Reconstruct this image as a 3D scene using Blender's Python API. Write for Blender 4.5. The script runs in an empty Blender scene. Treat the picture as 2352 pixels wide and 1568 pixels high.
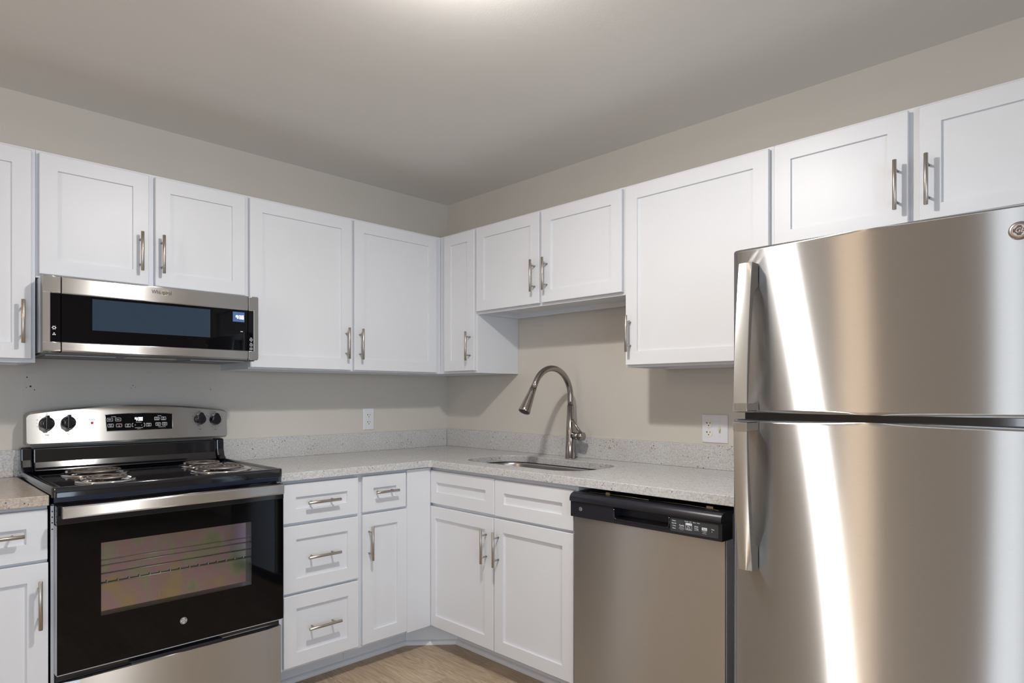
import bpy, bmesh, math
from mathutils import Vector, Matrix

# ------------------------------------------------------------------ camera, world, lights, exposure
IN = 0.0254
sc = bpy.context.scene
COL = sc.collection


def wv(x, y, z):
    return Vector((x * IN, y * IN, z * IN))


cam_d = bpy.data.cameras.new('camera')
cam = bpy.data.objects.new('camera', cam_d)
COL.objects.link(cam)
sc.camera = cam
cam.location = wv(-100.61, -120.39, 48.53)
cam.rotation_euler = (math.radians(90), 0, math.radians(45.92 - 90))
cam_d.sensor_width = 36
cam_d.lens = 1474.71 / 2352 * 36
cam_d.shift_x = (1176 - 1135.96) / 2352
cam_d.shift_y = (904.22 - 784) / 2352
cam_d.clip_start = 0.02

sc.view_settings.view_transform = 'Standard'
sc.view_settings.look = 'None'
sc.view_settings.gamma = 1
sc.view_settings.use_curve_mapping = False
sc.view_settings.exposure = 0.22
sc.cycles.max_bounces = 12
sc.cycles.diffuse_bounces = 8
sc.cycles.glossy_bounces = 6
sc.cycles.transparent_max_bounces = 8
sc.cycles.sample_clamp_indirect = 6.0
sc.cycles.use_denoising = True
sc.cycles.caustics_reflective = False
sc.cycles.caustics_refractive = False

world = bpy.data.worlds.new('daylight')
sc.world = world
world.use_nodes = True
world.node_tree.nodes['Background'].inputs[0].default_value = (0.62, 0.75, 1.0, 1)
world.node_tree.nodes['Background'].inputs[1].default_value = 1.0


def lamp(name, kind, loc, energy, color, radius=None, size=None, aim=None):
    d = bpy.data.lights.new(name, kind)
    d.energy = energy
    d.color = color
    if radius is not None:
        d.shadow_soft_size = radius * IN
    if size:
        d.shape = 'RECTANGLE'
        d.size, d.size_y = size[0] * IN, size[1] * IN
    o = bpy.data.objects.new(name, d)
    COL.objects.link(o)
    o.location = wv(*loc)
    if aim:
        o.rotation_euler = (Vector(aim)).to_track_quat('-Z', 'Y').to_euler()
    return o


k_ = lamp('kitchen_lamp_downlight', 'AREA', (-60, -74, 91.2), 19, (1.0, 0.965, 0.92), size=(4, 4), aim=(0, 0, -1))
k_.data.shape = 'DISK'
lamp('kitchen_lamp_glow', 'POINT', (-60, -74, 89.5), 11, (1.0, 0.965, 0.92), radius=1.6)
lamp('dining_lamp_light', 'POINT', (-160, -58, 84), 18, (1.0, 0.72, 0.48), radius=5.5)
lamp('window_daylight', 'AREA', (-128, -213.5, 46), 50, (0.70, 0.84, 1.0), size=(96, 68), aim=(0, 1, 0))
lamp('patio_daylight', 'AREA', (-214.5, -94, 42), 10, (0.90, 0.95, 1.0), size=(10, 76), aim=(1, 0, 0))

H = 94.4


# ------------------------------------------------------------------ materials
def mat(name, color=(.8, .8, .8), rough=.5, metal=0.0, spec=.5, coat=0.0, emis=None, estr=0.0):
    m = bpy.data.materials.new(name)
    m.use_nodes = True
    b = m.node_tree.nodes['Principled BSDF']
    b.inputs['Base Color'].default_value = (*color, 1)
    b.inputs['Roughness'].default_value = rough
    b.inputs['Metallic'].default_value = metal
    b.inputs['Specular IOR Level'].default_value = spec
    b.inputs['Coat Weight'].default_value = coat
    if emis:
        b.inputs['Emission Color'].default_value = (*emis, 1)
        b.inputs['Emission Strength'].default_value = estr
    return m


def N(m, t, **kw):
    n = m.node_tree.nodes.new(t)
    for k, v in kw.items():
        setattr(n, k, v)
    return n


def lk(m, a, b):
    m.node_tree.links.new(a, b)


def coords(m, scale=(1, 1, 1), rot=(0, 0, 0)):
    g = N(m, 'ShaderNodeNewGeometry')
    mp = N(m, 'ShaderNodeMapping')
    mp.inputs['Scale'].default_value = scale
    mp.inputs['Rotation'].default_value = rot
    lk(m, g.outputs['Position'], mp.inputs['Vector'])
    return mp.outputs['Vector']


def noise(m, vec, scale, detail=3, rough=.5, dist=0):
    n = N(m, 'ShaderNodeTexNoise')
    n.inputs['Scale'].default_value = scale
    n.inputs['Detail'].default_value = detail
    n.inputs['Roughness'].default_value = rough
    n.inputs['Distortion'].default_value = dist
    lk(m, vec, n.inputs['Vector'])
    return n


def ramp(m, fac, stops):
    r = N(m, 'ShaderNodeValToRGB')
    els = r.color_ramp.elements
    while len(els) < len(stops):
        els.new(.5)
    for e, (p, c) in zip(els, stops):
        e.position = p
        e.color = (*c, 1) if len(c) == 3 else c
    lk(m, fac, r.inputs['Fac'])
    return r.outputs['Color']


def mix(m, fac, a, b, mode='MIX'):
    n = N(m, 'ShaderNodeMix', data_type='RGBA', blend_type=mode)
    for s, v in ((n.inputs[0], fac), (n.inputs[6], a), (n.inputs[7], b)):
        if isinstance(v, (int, float)):
            s.default_value = v
        elif isinstance(v, tuple):
            s.default_value = (*v, 1)
        else:
            lk(m, v, s)
    return n.outputs[2]


def bump(m, h, strength=.2, dist=.001):
    b = N(m, 'ShaderNodeBump')
    b.inputs['Strength'].default_value = strength
    b.inputs['Distance'].default_value = dist
    lk(m, h, b.inputs['Height'])
    lk(m, b.outputs['Normal'], m.node_tree.nodes['Principled BSDF'].inputs['Normal'])
    return b


def P(m):
    return m.node_tree.nodes['Principled BSDF']


def paint(name, color, rough, bs=.25, scale=160, spec=.4):
    m = mat(name, color, rough, spec=spec)
    v = coords(m)
    n1 = noise(m, v, 2.2, 3)
    c = mix(m, n1.outputs[0], tuple(k * .965 for k in color), tuple(min(1, k * 1.03) for k in color))
    lk(m, c, P(m).inputs['Base Color'])
    n2 = noise(m, v, scale, 3, .6)
    bump(m, n2.outputs[0], bs, .0006)
    return m


WALL = paint('wall_paint', (0.60, 0.565, 0.515), .55, .35, 120)
CEIL = paint('ceiling_paint', (0.76, 0.745, 0.72), .8, .5, 150)
WHITE = paint('white_cabinet_paint', (0.70, 0.715, 0.745), .38, .12, 500)
TRIMW = paint('white_trim_paint', (0.72, 0.73, 0.75), .35, .1, 300)
GREYPB = mat('cabinet_interior_board', (0.62, 0.64, 0.66), .6)
PLATE = mat('white_plastic', (0.70, 0.72, 0.76), .3)
RECEP = mat('ivory_plastic', (0.76, 0.74, 0.715), .35)
IVORY = mat('toggle_plastic', (0.66, 0.60, 0.50), .4)
SLOT = mat('dark_slot', (0.012, 0.01, 0.01), .6)


def steel(name, color=(0.66, 0.66, 0.655), rough=.33, aniso=.72, grain=.035):
    """brushed sheet: the grain runs level, so highlights smear up and down"""
    m = bpy.data.materials.new(name)
    m.use_nodes = True
    m.node_tree.nodes.clear()
    out = N(m, 'ShaderNodeOutputMaterial')
    b = N(m, 'ShaderNodeBsdfAnisotropic')
    b.distribution = 'GGX'
    n = noise(m, coords(m, (55, 55, 2400)), 1.0, 4, .65)
    c = ramp(m, n.outputs[0], [(.3, tuple(k * (1 - grain) for k in color)), (.7, tuple(min(1, k * (1 + grain)) for k in color))])
    lk(m, c, b.inputs['Color'])
    r = N(m, 'ShaderNodeMapRange')
    r.inputs[3].default_value = rough * .9
    r.inputs[4].default_value = rough * 1.1
    lk(m, n.outputs[0], r.inputs[0])
    lk(m, r.outputs[0], b.inputs['Roughness'])
    b.inputs['Anisotropy'].default_value = aniso
    b.inputs['Rotation'].default_value = STEEL_ROT
    t = N(m, 'ShaderNodeTangent', direction_type='RADIAL', axis='Z')
    lk(m, t.outputs[0], b.inputs['Tangent'])
    lk(m, b.outputs[0], out.inputs[0])
    return m


STEEL_ROT = 0.0
STEEL = steel('brushed_stainless')
STEEL_F = steel('fridge_stainless', (0.73, 0.735, 0.74), .32, .89)
STEEL_S = steel('sink_stainless', (0.42, 0.41, 0.40), .30, .3)
NICKEL = mat('brushed_nickel', (0.46, 0.42, 0.38), .28, metal=1)
FAUC = mat('faucet_nickel', (0.36, 0.33, 0.305), .2, metal=1)
CHROME = mat('chrome', (0.75, 0.75, 0.76), .08, metal=1)
COILM = mat('coil_metal', (0.30, 0.265, 0.235), .38, metal=.85)
ENAMEL = mat('black_enamel', (0.006, 0.006, 0.009), .09, spec=.6, coat=.3)
ENAMEL_B = mat('blue_black_enamel', (0.012, 0.02, 0.05), .3, spec=.6)
BGLASS = mat('black_glass', (0.002, 0.002, 0.003), .03, spec=.28)
BPLAST = mat('black_plastic', (0.012, 0.011, 0.018), .32)
BPLAST_B = mat('satin_black_plastic', (0.010, 0.010, 0.016), .36, spec=.45)
CPANEL = mat('charcoal_overlay', (0.035, 0.04, 0.045), .35)
GREYM = mat('grey_painted_metal', (0.42, 0.43, 0.47), .35)
LGREY = mat('light_grey_metal', (0.60, 0.62, 0.66), .4)
DGREY = mat('dark_vent_grey', (0.12, 0.125, 0.14), .4, metal=.5)
INK = mat('white_ink', (0.75, 0.77, 0.8), .5)
INKD = mat('dark_ink', (0.03, 0.03, 0.04), .5)
REDINK = mat('red_ink', (0.5, 0.03, 0.03), .5)
GOLD = mat('gold_ink', (0.75, 0.55, 0.2), .3, metal=.8)
LED = mat('clock_digits', (0.9, 0.9, 1), .5, emis=(0.85, 0.9, 1.0), estr=3.0)
LCD = mat('clock_window', (0.05, 0.09, 0.2), .3, emis=(0.10, 0.17, 0.36), estr=.3)
REDLED = mat('red_indicator', (0.5, 0.01, 0.01), .25, emis=(1, .02, .02), estr=.25)
BADGE = mat('badge_metal', (0.45, 0.39, 0.35), .3, metal=1)
BADGE_D = mat('badge_dark', (0.16, 0.13, 0.12), .35, metal=1)
SILVER = mat('silver_print', (0.6, 0.62, 0.62), .35, metal=.3)
BULB = mat('bulb_glass', (0.9, 0.88, 0.82), .3, emis=(1, .93, .82), estr=4)


def mesh_window():
    m = mat('microwave_screen', (0.03, 0.07, 0.13), .08, spec=.5)
    v = coords(m, (420, 1, 420))
    w = N(m, 'ShaderNodeTexWave', wave_type='BANDS', bands_direction='X')
    w.inputs['Scale'].default_value = .55
    w.inputs['Distortion'].default_value = 0
    lk(m, v, w.inputs['Vector'])
    n = noise(m, coords(m, (60, 1, 60)), 1.0, 4)
    a = ramp(m, w.outputs[0], [(.25, (0.010, 0.018, 0.036)), (.75, (0.045, 0.075, 0.115))])
    c = mix(m, n.outputs[0], a, (0.025, 0.045, 0.075))
    lk(m, c, P(m).inputs['Base Color'])
    return m


SCREEN = mesh_window()


def oven_inner():
    m = mat('coated_oven_glass', (0.3, 0.3, 0.25), .10, metal=.9)
    v = coords(m)
    n = noise(m, v, 9, 2, .5, .4)
    c = ramp(m, n.outputs[0], [(.25, (0.40, 0.62, 0.34)), (.40, (0.72, 0.76, 0.66)), (.5, (0.82, 0.58, 0.82)),
                               (.6, (0.80, 0.70, 0.56)), (.75, (0.88, 0.72, 0.36))])
    # fine perforated screen printed on the glass
    vo = N(m, 'ShaderNodeTexVoronoi', feature='F1')
    vo.inputs['Scale'].default_value = 480
    vo.inputs['Randomness'].default_value = 0
    lk(m, coords(m, (1, .001, 1), (0, math.radians(45), 0)), vo.inputs['Vector'])
    d = ramp(m, vo.outputs['Distance'], [(.2, (1, 1, 1)), (.55, (.62, .62, .62))])
    lk(m, mix(m, 1.0, c, d, 'MULTIPLY'), P(m).inputs['Base Color'])
    return m


OVENIN = oven_inner()


def pane():
    m = bpy.data.materials.new('clear_glass')
    m.use_nodes = True
    nt = m.node_tree
    nt.nodes.clear()
    out = N(m, 'ShaderNodeOutputMaterial')
    tr = N(m, 'ShaderNodeBsdfTransparent')
    tr.inputs[0].default_value = (.95, .955, .95, 1)
    gl = N(m, 'ShaderNodeBsdfGlossy')
    gl.inputs['Roughness'].default_value = .03
    fr = N(m, 'ShaderNodeFresnel')
    fr.inputs[0].default_value = 1.45
    ms = N(m, 'ShaderNodeMixShader')
    lk(m, fr.outputs[0], ms.inputs[0])
    lk(m, tr.outputs[0], ms.inputs[1])
    lk(m, gl.outputs[0], ms.inputs[2])
    lk(m, ms.outputs[0], out.inputs[0])
    return m


PANE = pane()


def granite(name, warm=False):
    m = mat(name, (.5, .5, .5), .22, spec=.5)
    v = coords(m)
    vs = coords(m, (1.0, 1.0, 1.0), (0, 0, math.radians(20)))
    big = noise(m, v, 5, 4, .6)
    med = noise(m, v, 140, 6, .8)
    fine = noise(m, v, 330, 4, .75)
    stv = coords(m, (30, 9, 30), (0, 0, math.radians(-38)))
    st = noise(m, stv, 4.5, 4, .65)
    if warm:
        base = ramp(m, med.outputs[0], [(.3, (0.33, 0.26, 0.20)), (.5, (0.50, 0.43, 0.36)), (.7, (0.64, 0.59, 0.53))])
    else:
        base = ramp(m, med.outputs[0], [(.3, (0.34, 0.335, 0.33)), (.5, (0.59, 0.595, 0.595)), (.7, (0.76, 0.77, 0.775))])
    f = ramp(m, fine.outputs[0], [(.33, (.55, .52, .50)), (.47, (.95, .95, .95)), (.7, (1.08, 1.08, 1.08))])
    c = mix(m, 1.0, base, f, 'MULTIPLY')
    s = ramp(m, st.outputs[0], [(.33, (.72, .72, .74)), (.48, (1, 1, 1))])
    c = mix(m, .55, c, s, 'MULTIPLY')
    # black mineral specks and a few amber ones
    vo = N(m, 'ShaderNodeTexVoronoi', feature='F1')
    vo.inputs['Scale'].default_value = 95
    lk(m, v, vo.inputs['Vector'])
    sp = ramp(m, vo.outputs['Distance'], [(.16, (1, 1, 1)), (.26, (0, 0, 0))])
    gate = ramp(m, noise(m, v, 22, 2, .6).outputs[0], [(.57, (0, 0, 0)), (.62, (1, 1, 1))])
    k = mix(m, 1.0, sp, gate, 'MULTIPLY')
    c = mix(m, k, c, (0.035, 0.035, 0.045))
    vo2 = N(m, 'ShaderNodeTexVoronoi', feature='F1')
    vo2.inputs['Scale'].default_value = 60
    lk(m, vs, vo2.inputs['Vector'])
    sp2 = ramp(m, vo2.outputs['Distance'], [(.14, (1, 1, 1)), (.30, (0, 0, 0))])
    gate2 = ramp(m, noise(m, vs, 9, 2, .6).outputs[0], [(.63, (0, 0, 0)), (.67, (1, 1, 1))])
    c = mix(m, mix(m, 1.0, sp2, gate2, 'MULTIPLY'), c, (0.30, 0.19, 0.08))
    c = mix(m, ramp(m, big.outputs[0], [(.35, (0, 0, 0)), (.75, (.25, .25, .25))]), c, (0.42, 0.38, 0.35))
    lk(m, c, P(m).inputs['Base Color'])
    return m


GRANITE = granite('pale_granite')
GRANITE_W = granite('warm_granite', True)


def floor_mat():
    m = mat('oak_vinyl_planks', (.4, .3, .2), .42, spec=.35)
    g = N(m, 'ShaderNodeNewGeometry')
    mp = N(m, 'ShaderNodeMapping')
    mp.inputs['Rotation'].default_value = (0, 0, math.radians(90))
    mp.inputs['Location'].default_value = (.31, .05, 0)
    lk(m, g.outputs['Position'], mp.inputs['Vector'])
    br = N(m, 'ShaderNodeTexBrick')
    br.offset = .37
    br.inputs['Color1'].default_value = (.30, .30, .30, 1)
    br.inputs['Color2'].default_value = (.72, .72, .72, 1)
    br.inputs['Mortar'].default_value = (0, 0, 0, 1)
    br.inputs['Scale'].default_value = 1
    br.inputs['Mortar Size'].default_value = .0006
    br.inputs['Bias'].default_value = 0
    br.inputs['Brick Width'].default_value = 1.22
    br.inputs['Row Height'].default_value = .178
    lk(m, mp.outputs[0], br.inputs['Vector'])
    # grain: stretched along each plank and shifted plank by plank
    ad = N(m, 'ShaderNodeVectorMath', operation='MULTIPLY_ADD')
    lk(m, br.outputs['Color'], ad.inputs[0])
    ad.inputs[1].default_value = (7, 13, 5)
    lk(m, g.outputs['Position'], ad.inputs[2])
    mg = N(m, 'ShaderNodeMapping')
    mg.inputs['Scale'].default_value = (9, 1.15, 1)
    lk(m, ad.outputs[0], mg.inputs['Vector'])
    n = noise(m, mg.outputs[0], 1.6, 4, .55, .9)
    wv_ = N(m, 'ShaderNodeMath', operation='MULTIPLY')
    lk(m, n.outputs[0], wv_.inputs[0])
    wv_.inputs[1].default_value = 9
    fr = N(m, 'ShaderNodeMath', operation='PINGPONG')
    lk(m, wv_.outputs[0], fr.inputs[0])
    fr.inputs[1].default_value = .5
    rings = ramp(m, fr.outputs[0], [(.0, (0.33, 0.245, 0.17)), (.5, (0.53, 0.42, 0.31))])
    mg2 = N(m, 'ShaderNodeMapping')
    mg2.inputs['Scale'].default_value = (150, 5, 1)
    lk(m, ad.outputs[0], mg2.inputs['Vector'])
    n2 = noise(m, mg2.outputs[0], 1.0, 4, .6)
    f2 = ramp(m, n2.outputs[0], [(.3, (.78, .76, .74)), (.6, (1.05, 1.05, 1.05))])
    c = mix(m, 1.0, mix(m, .45, rings, (0.47, 0.375, 0.275)), f2, 'MULTIPLY')
    tone = ramp(m, br.outputs['Color'], [(.3, (.88, .87, .85)), (.72, (1.08, 1.07, 1.05))])
    c = mix(m, 1.0, c, tone, 'MULTIPLY')
    c = mix(m, br.outputs['Fac'], c, (0.10, 0.07, 0.045))
    lk(m, c, P(m).inputs['Base Color'])
    return m


FLOOR = floor_mat()


# ------------------------------------------------------------------ mesh helpers (all numbers in inches)
def L(a, d, z):      # range wall: a = distance left of the corner, d = distance out from the wall
    return (-a, -d, z)


def R(a, d, z):      # sink wall: a = distance from the corner toward the fridge, d = out from the wall
    return (-d, -a, z)


def WD(x, y, z):
    return (x, y, z)


class MB:
    def __init__(s, T=WD):
        s.T = T
        s.v, s.f, s.sm, s.mi = [], [], [], []
        s.cur = 0

    def add(s, pts, faces, smooth=False, raw=False):
        o = len(s.v)
        s.v += [tuple(p) if raw else s.T(*p) for p in pts]
        for f in faces:
            s.f.append([o + i for i in f])
            s.sm.append(smooth)
            s.mi.append(s.cur)
        return s

    def box(s, a0, a1, d0, d1, z0, z1):
        p = [(a, d, z) for z in (z0, z1) for d in (d0, d1) for a in (a0, a1)]
        return s.add(p, [(0, 1, 3, 2), (4, 6, 7, 5), (0, 4, 5, 1), (2, 3, 7, 6), (0, 2, 6, 4), (1, 5, 7, 3)])

    def prism(s, poly, lo, hi, axis='a', smooth=False):
        """poly: list of 2D points in the two other coordinates, extruded along axis from lo to hi"""
        def mk(p, t):
            if axis == 'a':
                return (t, p[0], p[1])
            if axis == 'd':
                return (p[0], t, p[1])
            return (p[0], p[1], t)
        n = len(poly)
        pts = [mk(p, lo) for p in poly] + [mk(p, hi) for p in poly]
        s.add(pts, [tuple(range(n))[::-1], tuple(range(n, 2 * n))])
        o = len(s.v) - 2 * n
        for i in range(n):
            j = (i + 1) % n
            s.f.append([o + i, o + j, o + n + j, o + n + i])
            s.sm.append(smooth)
            s.mi.append(s.cur)
        return s

    def tube(s, path, r, n=16, caps=True, closed=False):
        """path in local coordinates; r scalar or list"""
        P3 = [Vector(s.T(*p)) for p in path]
        rs = r if isinstance(r, (list, tuple)) else [r] * len(P3)
        m = len(P3)
        up = None
        rings = []
        for i, p in enumerate(P3):
            if closed:
                t = (P3[(i + 1) % m] - P3[i - 1]).normalized()
            else:
                t = (P3[min(i + 1, m - 1)] - P3[max(i - 1, 0)]).normalized()
            if up is None:
                up = t.orthogonal().normalized()
            up = (up - t * up.dot(t)).normalized()
            w = t.cross(up)
            rings.append([p + (up * math.cos(2 * math.pi * k / n) + w * math.sin(2 * math.pi * k / n)) * rs[i] for k in range(n)])
        fs = []
        for i in range(m if closed else m - 1):
            j = (i + 1) % m
            for k in range(n):
                l = (k + 1) % n
                fs.append((i * n + k, i * n + l, j * n + l, j * n + k))
        s.add([q for rg in rings for q in rg], fs, smooth=True, raw=True)
        if caps and not closed:
            o = len(s.v) - m * n
            for base in (0, (m - 1) * n):
                s.f.append([o + base + k for k in range(n)])
                s.sm.append(False)
                s.mi.append(s.cur)
        return s

    def cyl(s, p0, p1, r, r1=None, n=24):
        return s.tube([p0, p1], [r, r if r1 is None else r1], n)

    def shaker(s, a0, a1, z0, z1, d0=12.03, th=.75, rail=2.15, rec=.32, top=None):
        d1 = d0 + th
        b = .06
        top = rail if top is None else top
        rings = [
            [(a0, d0, z0), (a1, d0, z0), (a1, d0, z1), (a0, d0, z1)],
            [(a0, d1 - b, z0), (a1, d1 - b, z0), (a1, d1 - b, z1), (a0, d1 - b, z1)],
            [(a0 + b, d1, z0 + b), (a1 - b, d1, z0 + b), (a1 - b, d1, z1 - b), (a0 + b, d1, z1 - b)],
            [(a0 + rail, d1, z0 + top), (a1 - rail, d1, z0 + top), (a1 - rail, d1, z1 - top), (a0 + rail, d1, z1 - top)],
        ]
        e = rail + .03
        t = top + .03
        rings.append([(a0 + e, d1 - rec, z0 + t), (a1 - e, d1 - rec, z0 + t), (a1 - e, d1 - rec, z1 - t), (a0 + e, d1 - rec, z1 - t)])
        pts = [p for r_ in rings for p in r_]
        fs = [(0, 1, 2, 3)]
        for i in range(4):
            for k in range(4):
                l = (k + 1) % 4
                fs.append((i * 4 + k, i * 4 + l, (i + 1) * 4 + l, (i + 1) * 4 + k))
        fs.append((16, 17, 18, 19))
        return s.add(pts, fs)

    def build(s, name, mats, parent=None, bevel=0, seg=2, kind=None, label=None):
        org = Vector((0, 0, 0))
        if parent is not None:
            p = parent
            while p is not None:
                org += p.location
                p = p.parent
        me = bpy.data.meshes.new(name)
        me.from_pydata([Vector(p) * IN - org for p in s.v], [], s.f)
        mats = mats if isinstance(mats, (list, tuple)) else [mats]
        for m in mats:
            me.materials.append(m)
        for i, pl in enumerate(me.polygons):
            pl.use_smooth = s.sm[i]
            pl.material_index = s.mi[i]
        bm = bmesh.new()
        bm.from_mesh(me)
        bmesh.ops.recalc_face_normals(bm, faces=bm.faces)
        bm.to_mesh(me)
        bm.free()
        o = bpy.data.objects.new(name, me)
        COL.objects.link(o)
        if parent is not None:
            o.parent = parent
        if bevel:
            md = o.modifiers.new('bevel', 'BEVEL')
            md.width = bevel * IN
            md.segments = seg
            md.limit_method = 'ANGLE'
            md.angle_limit = math.radians(40)
        if kind:
            o['kind'] = kind
        if label:
            o['label'] = label
        return o


def thing(name, label, cat, loc, group=None):
    o = bpy.data.objects.new(name, None)
    COL.objects.link(o)
    o.location = wv(*loc)
    o.empty_display_size = .05
    o['label'] = label
    o['category'] = cat
    if group:
        o['group'] = group
    return o


def tag(o, label, cat, group=None):
    o['label'] = label
    o['category'] = cat
    if group:
        o['group'] = group
    return o


def rrect(x0, x1, y0, y1, r, n=6):
    pts = []
    for cx, cy, a in ((x1 - r, y1 - r, 0), (x0 + r, y1 - r, 90), (x0 + r, y0 + r, 180), (x1 - r, y0 + r, 270)):
        for k in range(n + 1):
            t = math.radians(a + 90 * k / n)
            pts.append((cx + r * math.cos(t), cy + r * math.sin(t)))
    return pts


def circle(cx, cy, r, n=32, a0=0, a1=360, close=False):
    return [(cx + r * math.cos(math.radians(a0 + (a1 - a0) * k / n)), cy + r * math.sin(math.radians(a0 + (a1 - a0) * k / n)))
            for k in range(n + (1 if close else 0))]


_tc = {}


def text_geo(txt, shear=0, bold=0.0):
    key = (txt, shear, bold)
    if key in _tc:
        return _tc[key]
    cu = bpy.data.curves.new('t', 'FONT')
    cu.body = txt
    cu.align_x = 'CENTER'
    cu.align_y = 'CENTER'
    cu.shear = shear
    cu.offset = bold
    cu.resolution_u = 3
    ob = bpy.data.objects.new('t', cu)
    COL.objects.link(ob)
    bpy.context.view_layer.update()
    dg = bpy.context.evaluated_depsgraph_get()
    me = bpy.data.meshes.new_from_object(ob.evaluated_get(dg))
    vs = [tuple(v.co) for v in me.vertices]
    fs = [tuple(p.vertices) for p in me.polygons]
    bpy.data.objects.remove(ob)
    bpy.data.curves.remove(cu)
    bpy.data.meshes.remove(me)
    _tc[key] = (vs, fs)
    return _tc[key]


def put_text(mb, txt, a, z, size, d, sx=1.0, shear=0, bold=0.012, df=None):
    """lettering lying on the front plane; size is the cap size in inches"""
    vs, fs = text_geo(txt, shear, bold)
    pts = []
    for v in vs:
        aa, zz = a - v[0] * size * sx, z + v[1] * size
        if mb.T is R:
            aa = a + v[0] * size * sx
        pts.append((aa, d if df is None else df(aa, zz), zz))
    mb.add(pts, fs)


SEG = {'4': 'bcfg', '3': 'abcdg', '8': 'abcdefg'}


def digits(mb, a, z, h, d, colon=False):
    """seven segment 4:38 centred on (a, z)"""
    w = h * .52
    t = h * .15
    adv = w * 1.38
    xs = [-adv * 1.12, 0.0 + adv * .0, adv]
    if colon:
        xs = [-adv * 1.15, adv * .12, adv * 1.12]
    for ch, x0 in zip('438', xs):
        for sgm in SEG[ch]:
            r = {'a': (-w / 2, w / 2, h / 2 - t, h / 2), 'd': (-w / 2, w / 2, -h / 2, -h / 2 + t), 'g': (-w / 2, w / 2, -t / 2, t / 2),
                 'b': (w / 2 - t, w / 2, 0, h / 2), 'c': (w / 2 - t, w / 2, -h / 2, 0), 'f': (-w / 2, -w / 2 + t, 0, h / 2),
                 'e': (-w / 2, -w / 2 + t, -h / 2, 0)}[sgm]
            mb.box(a - (x0 + r[0]), a - (x0 + r[1]), d, d + .02, z + r[2], z + r[3])
    cx = (xs[0] + xs[1]) / 2
    for zz in (h * .2, -h * .2):
        mb.box(a - cx - t * .45, a - cx + t * .45, d, d + .02, z + zz - t * .5, z + zz + t * .5)


def frame_ring(mb, a0, a1, z0, z1, w, d, r=.06):
    """thin printed outline of a rounded button"""
    o = rrect(a0, a1, z0, z1, r, 3)
    i = rrect(a0 + w, a1 - w, z0 + w, z1 - w, max(.01, r - w), 3)
    n = len(o)
    mb.add([(p[0], d, p[1]) for p in o + i], [(k, (k + 1) % n, n + (k + 1) % n, n + k) for k in range(n)])


# bar pull: bar with two posts
def pull(T, a, z, parent, vertical=True, length=5.9, d=12.78, r=.235):
    m = MB(T)
    off = 1.32
    h = length / 2
    c = 1.88 if length > 5.5 else 1.5
    if vertical:
        m.tube([(a, d + off, z - h), (a, d + off, z - h + .03), (a, d + off, z + h - .03), (a, d + off, z + h)], [r * .85, r, r, r * .85], 16)
        for s_ in (-c, c):
            m.cyl((a, d - .01, z + s_), (a, d + off, z + s_), .15, n=12)
    else:
        m.tube([(a - h, d + off, z), (a - h + .03, d + off, z), (a + h - .03, d + off, z), (a + h, d + off, z)], [r * .85, r, r, r * .85], 16)
        for s_ in (-c, c):
            m.cyl((a + s_, d - .01, z), (a + s_, d + off, z), .15, n=12)
    return m.build('handle', NICKEL, parent)


# ------------------------------------------------------------------ the room
X0, Y0 = -216, -216


def st(name, mb, m, **k):
    return mb.build(name, m, kind='structure', **k)


st('floor', MB().box(X0 - 4, 4, Y0 - 4, 4, -3, 0), FLOOR)
st('ceiling', MB().box(X0 - 4, 4, Y0 - 4, 4, H, H + 3), CEIL)
st('wall_left', MB().box(X0 - 4, 4, 0, 4, 0, H), WALL)                       # behind the range
w = MB()                                                                  # behind the sink and fridge, with a doorway
w.box(0, 4, -146, 0, 0, H).box(0, 4, Y0 - 4, -178, 0, H).box(0, 4, -178, -146, 81, H)
st('wall_right', w, WALL)
w = MB()                                                                  # behind the camera, with a window opening
w.box(X0 - 4, -178, Y0 - 4, Y0, 0, H).box(-78, 0, Y0 - 4, Y0, 0, H)
w.box(-178, -78, Y0 - 4, Y0, 0, 8).box(-178, -78, Y0 - 4, Y0, 84, H)
st('wall_back', w, WALL)
w = MB()                                                                  # far side, with a narrow patio light
w.box(X0 - 4, X0, Y0, -102, 0, H).box(X0 - 4, X0, -86, 0, 0, H).box(X0 - 4, X0, -102, -86, 81, H).box(X0 - 4, X0, -102, -86, 0, 3)
st('wall_far', w, WALL)
wn = st('window_1', MB().box(-178, -174, Y0 - 3, Y0 - .2, 8, 84).box(-82, -78, Y0 - 3, Y0 - .2, 8, 84).box(-174, -82, Y0 - 3, Y0 - .2, 8, 10).box(-174, -82, Y0 - 3, Y0 - .2, 82, 84)
        .box(-130, -126, Y0 - 3, Y0 - .2, 10, 82), TRIMW)
MB().box(-174, -82, Y0 - 2, Y0 - 1.8, 10, 82).build('pane', PANE, wn)
wn = st('window_2', MB().box(X0 - 3, X0 - .2, -102, -100.6, 3, 81).box(X0 - 3, X0 - .2, -87.4, -86, 3, 81).box(X0 - 3, X0 - .2, -100.6, -87.4, 3, 4.2).box(X0 - 3, X0 - .2, -100.6, -87.4, 79.8, 81), TRIMW)
MB().box(X0 - 2, X0 - 1.8, -100.6, -87.4, 4.2, 79.8).build('pane', PANE, wn)
dr = MB(R)
dr.box(146.3, 177.7, -2.2, -.6, .4, 80.8)
for (a0, a1, z0, z1) in ((150, 160, 44, 74), (164, 174, 44, 74), (150, 160, 8, 38), (164, 174, 8, 38)):
    dr.box(a0, a1, -.6, -.35, z0, z1)
dd = st('door_1', dr, TRIMW, bevel=.1)
dk = MB(R)
dk.cyl((174.8, -.6, 37), (174.8, 1.6, 37), .5)
dk.cyl((174.8, 1.4, 37), (174.8, 2.6, 37), 1.0, .9)
dk.build('door_knob', NICKEL, dd)
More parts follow.
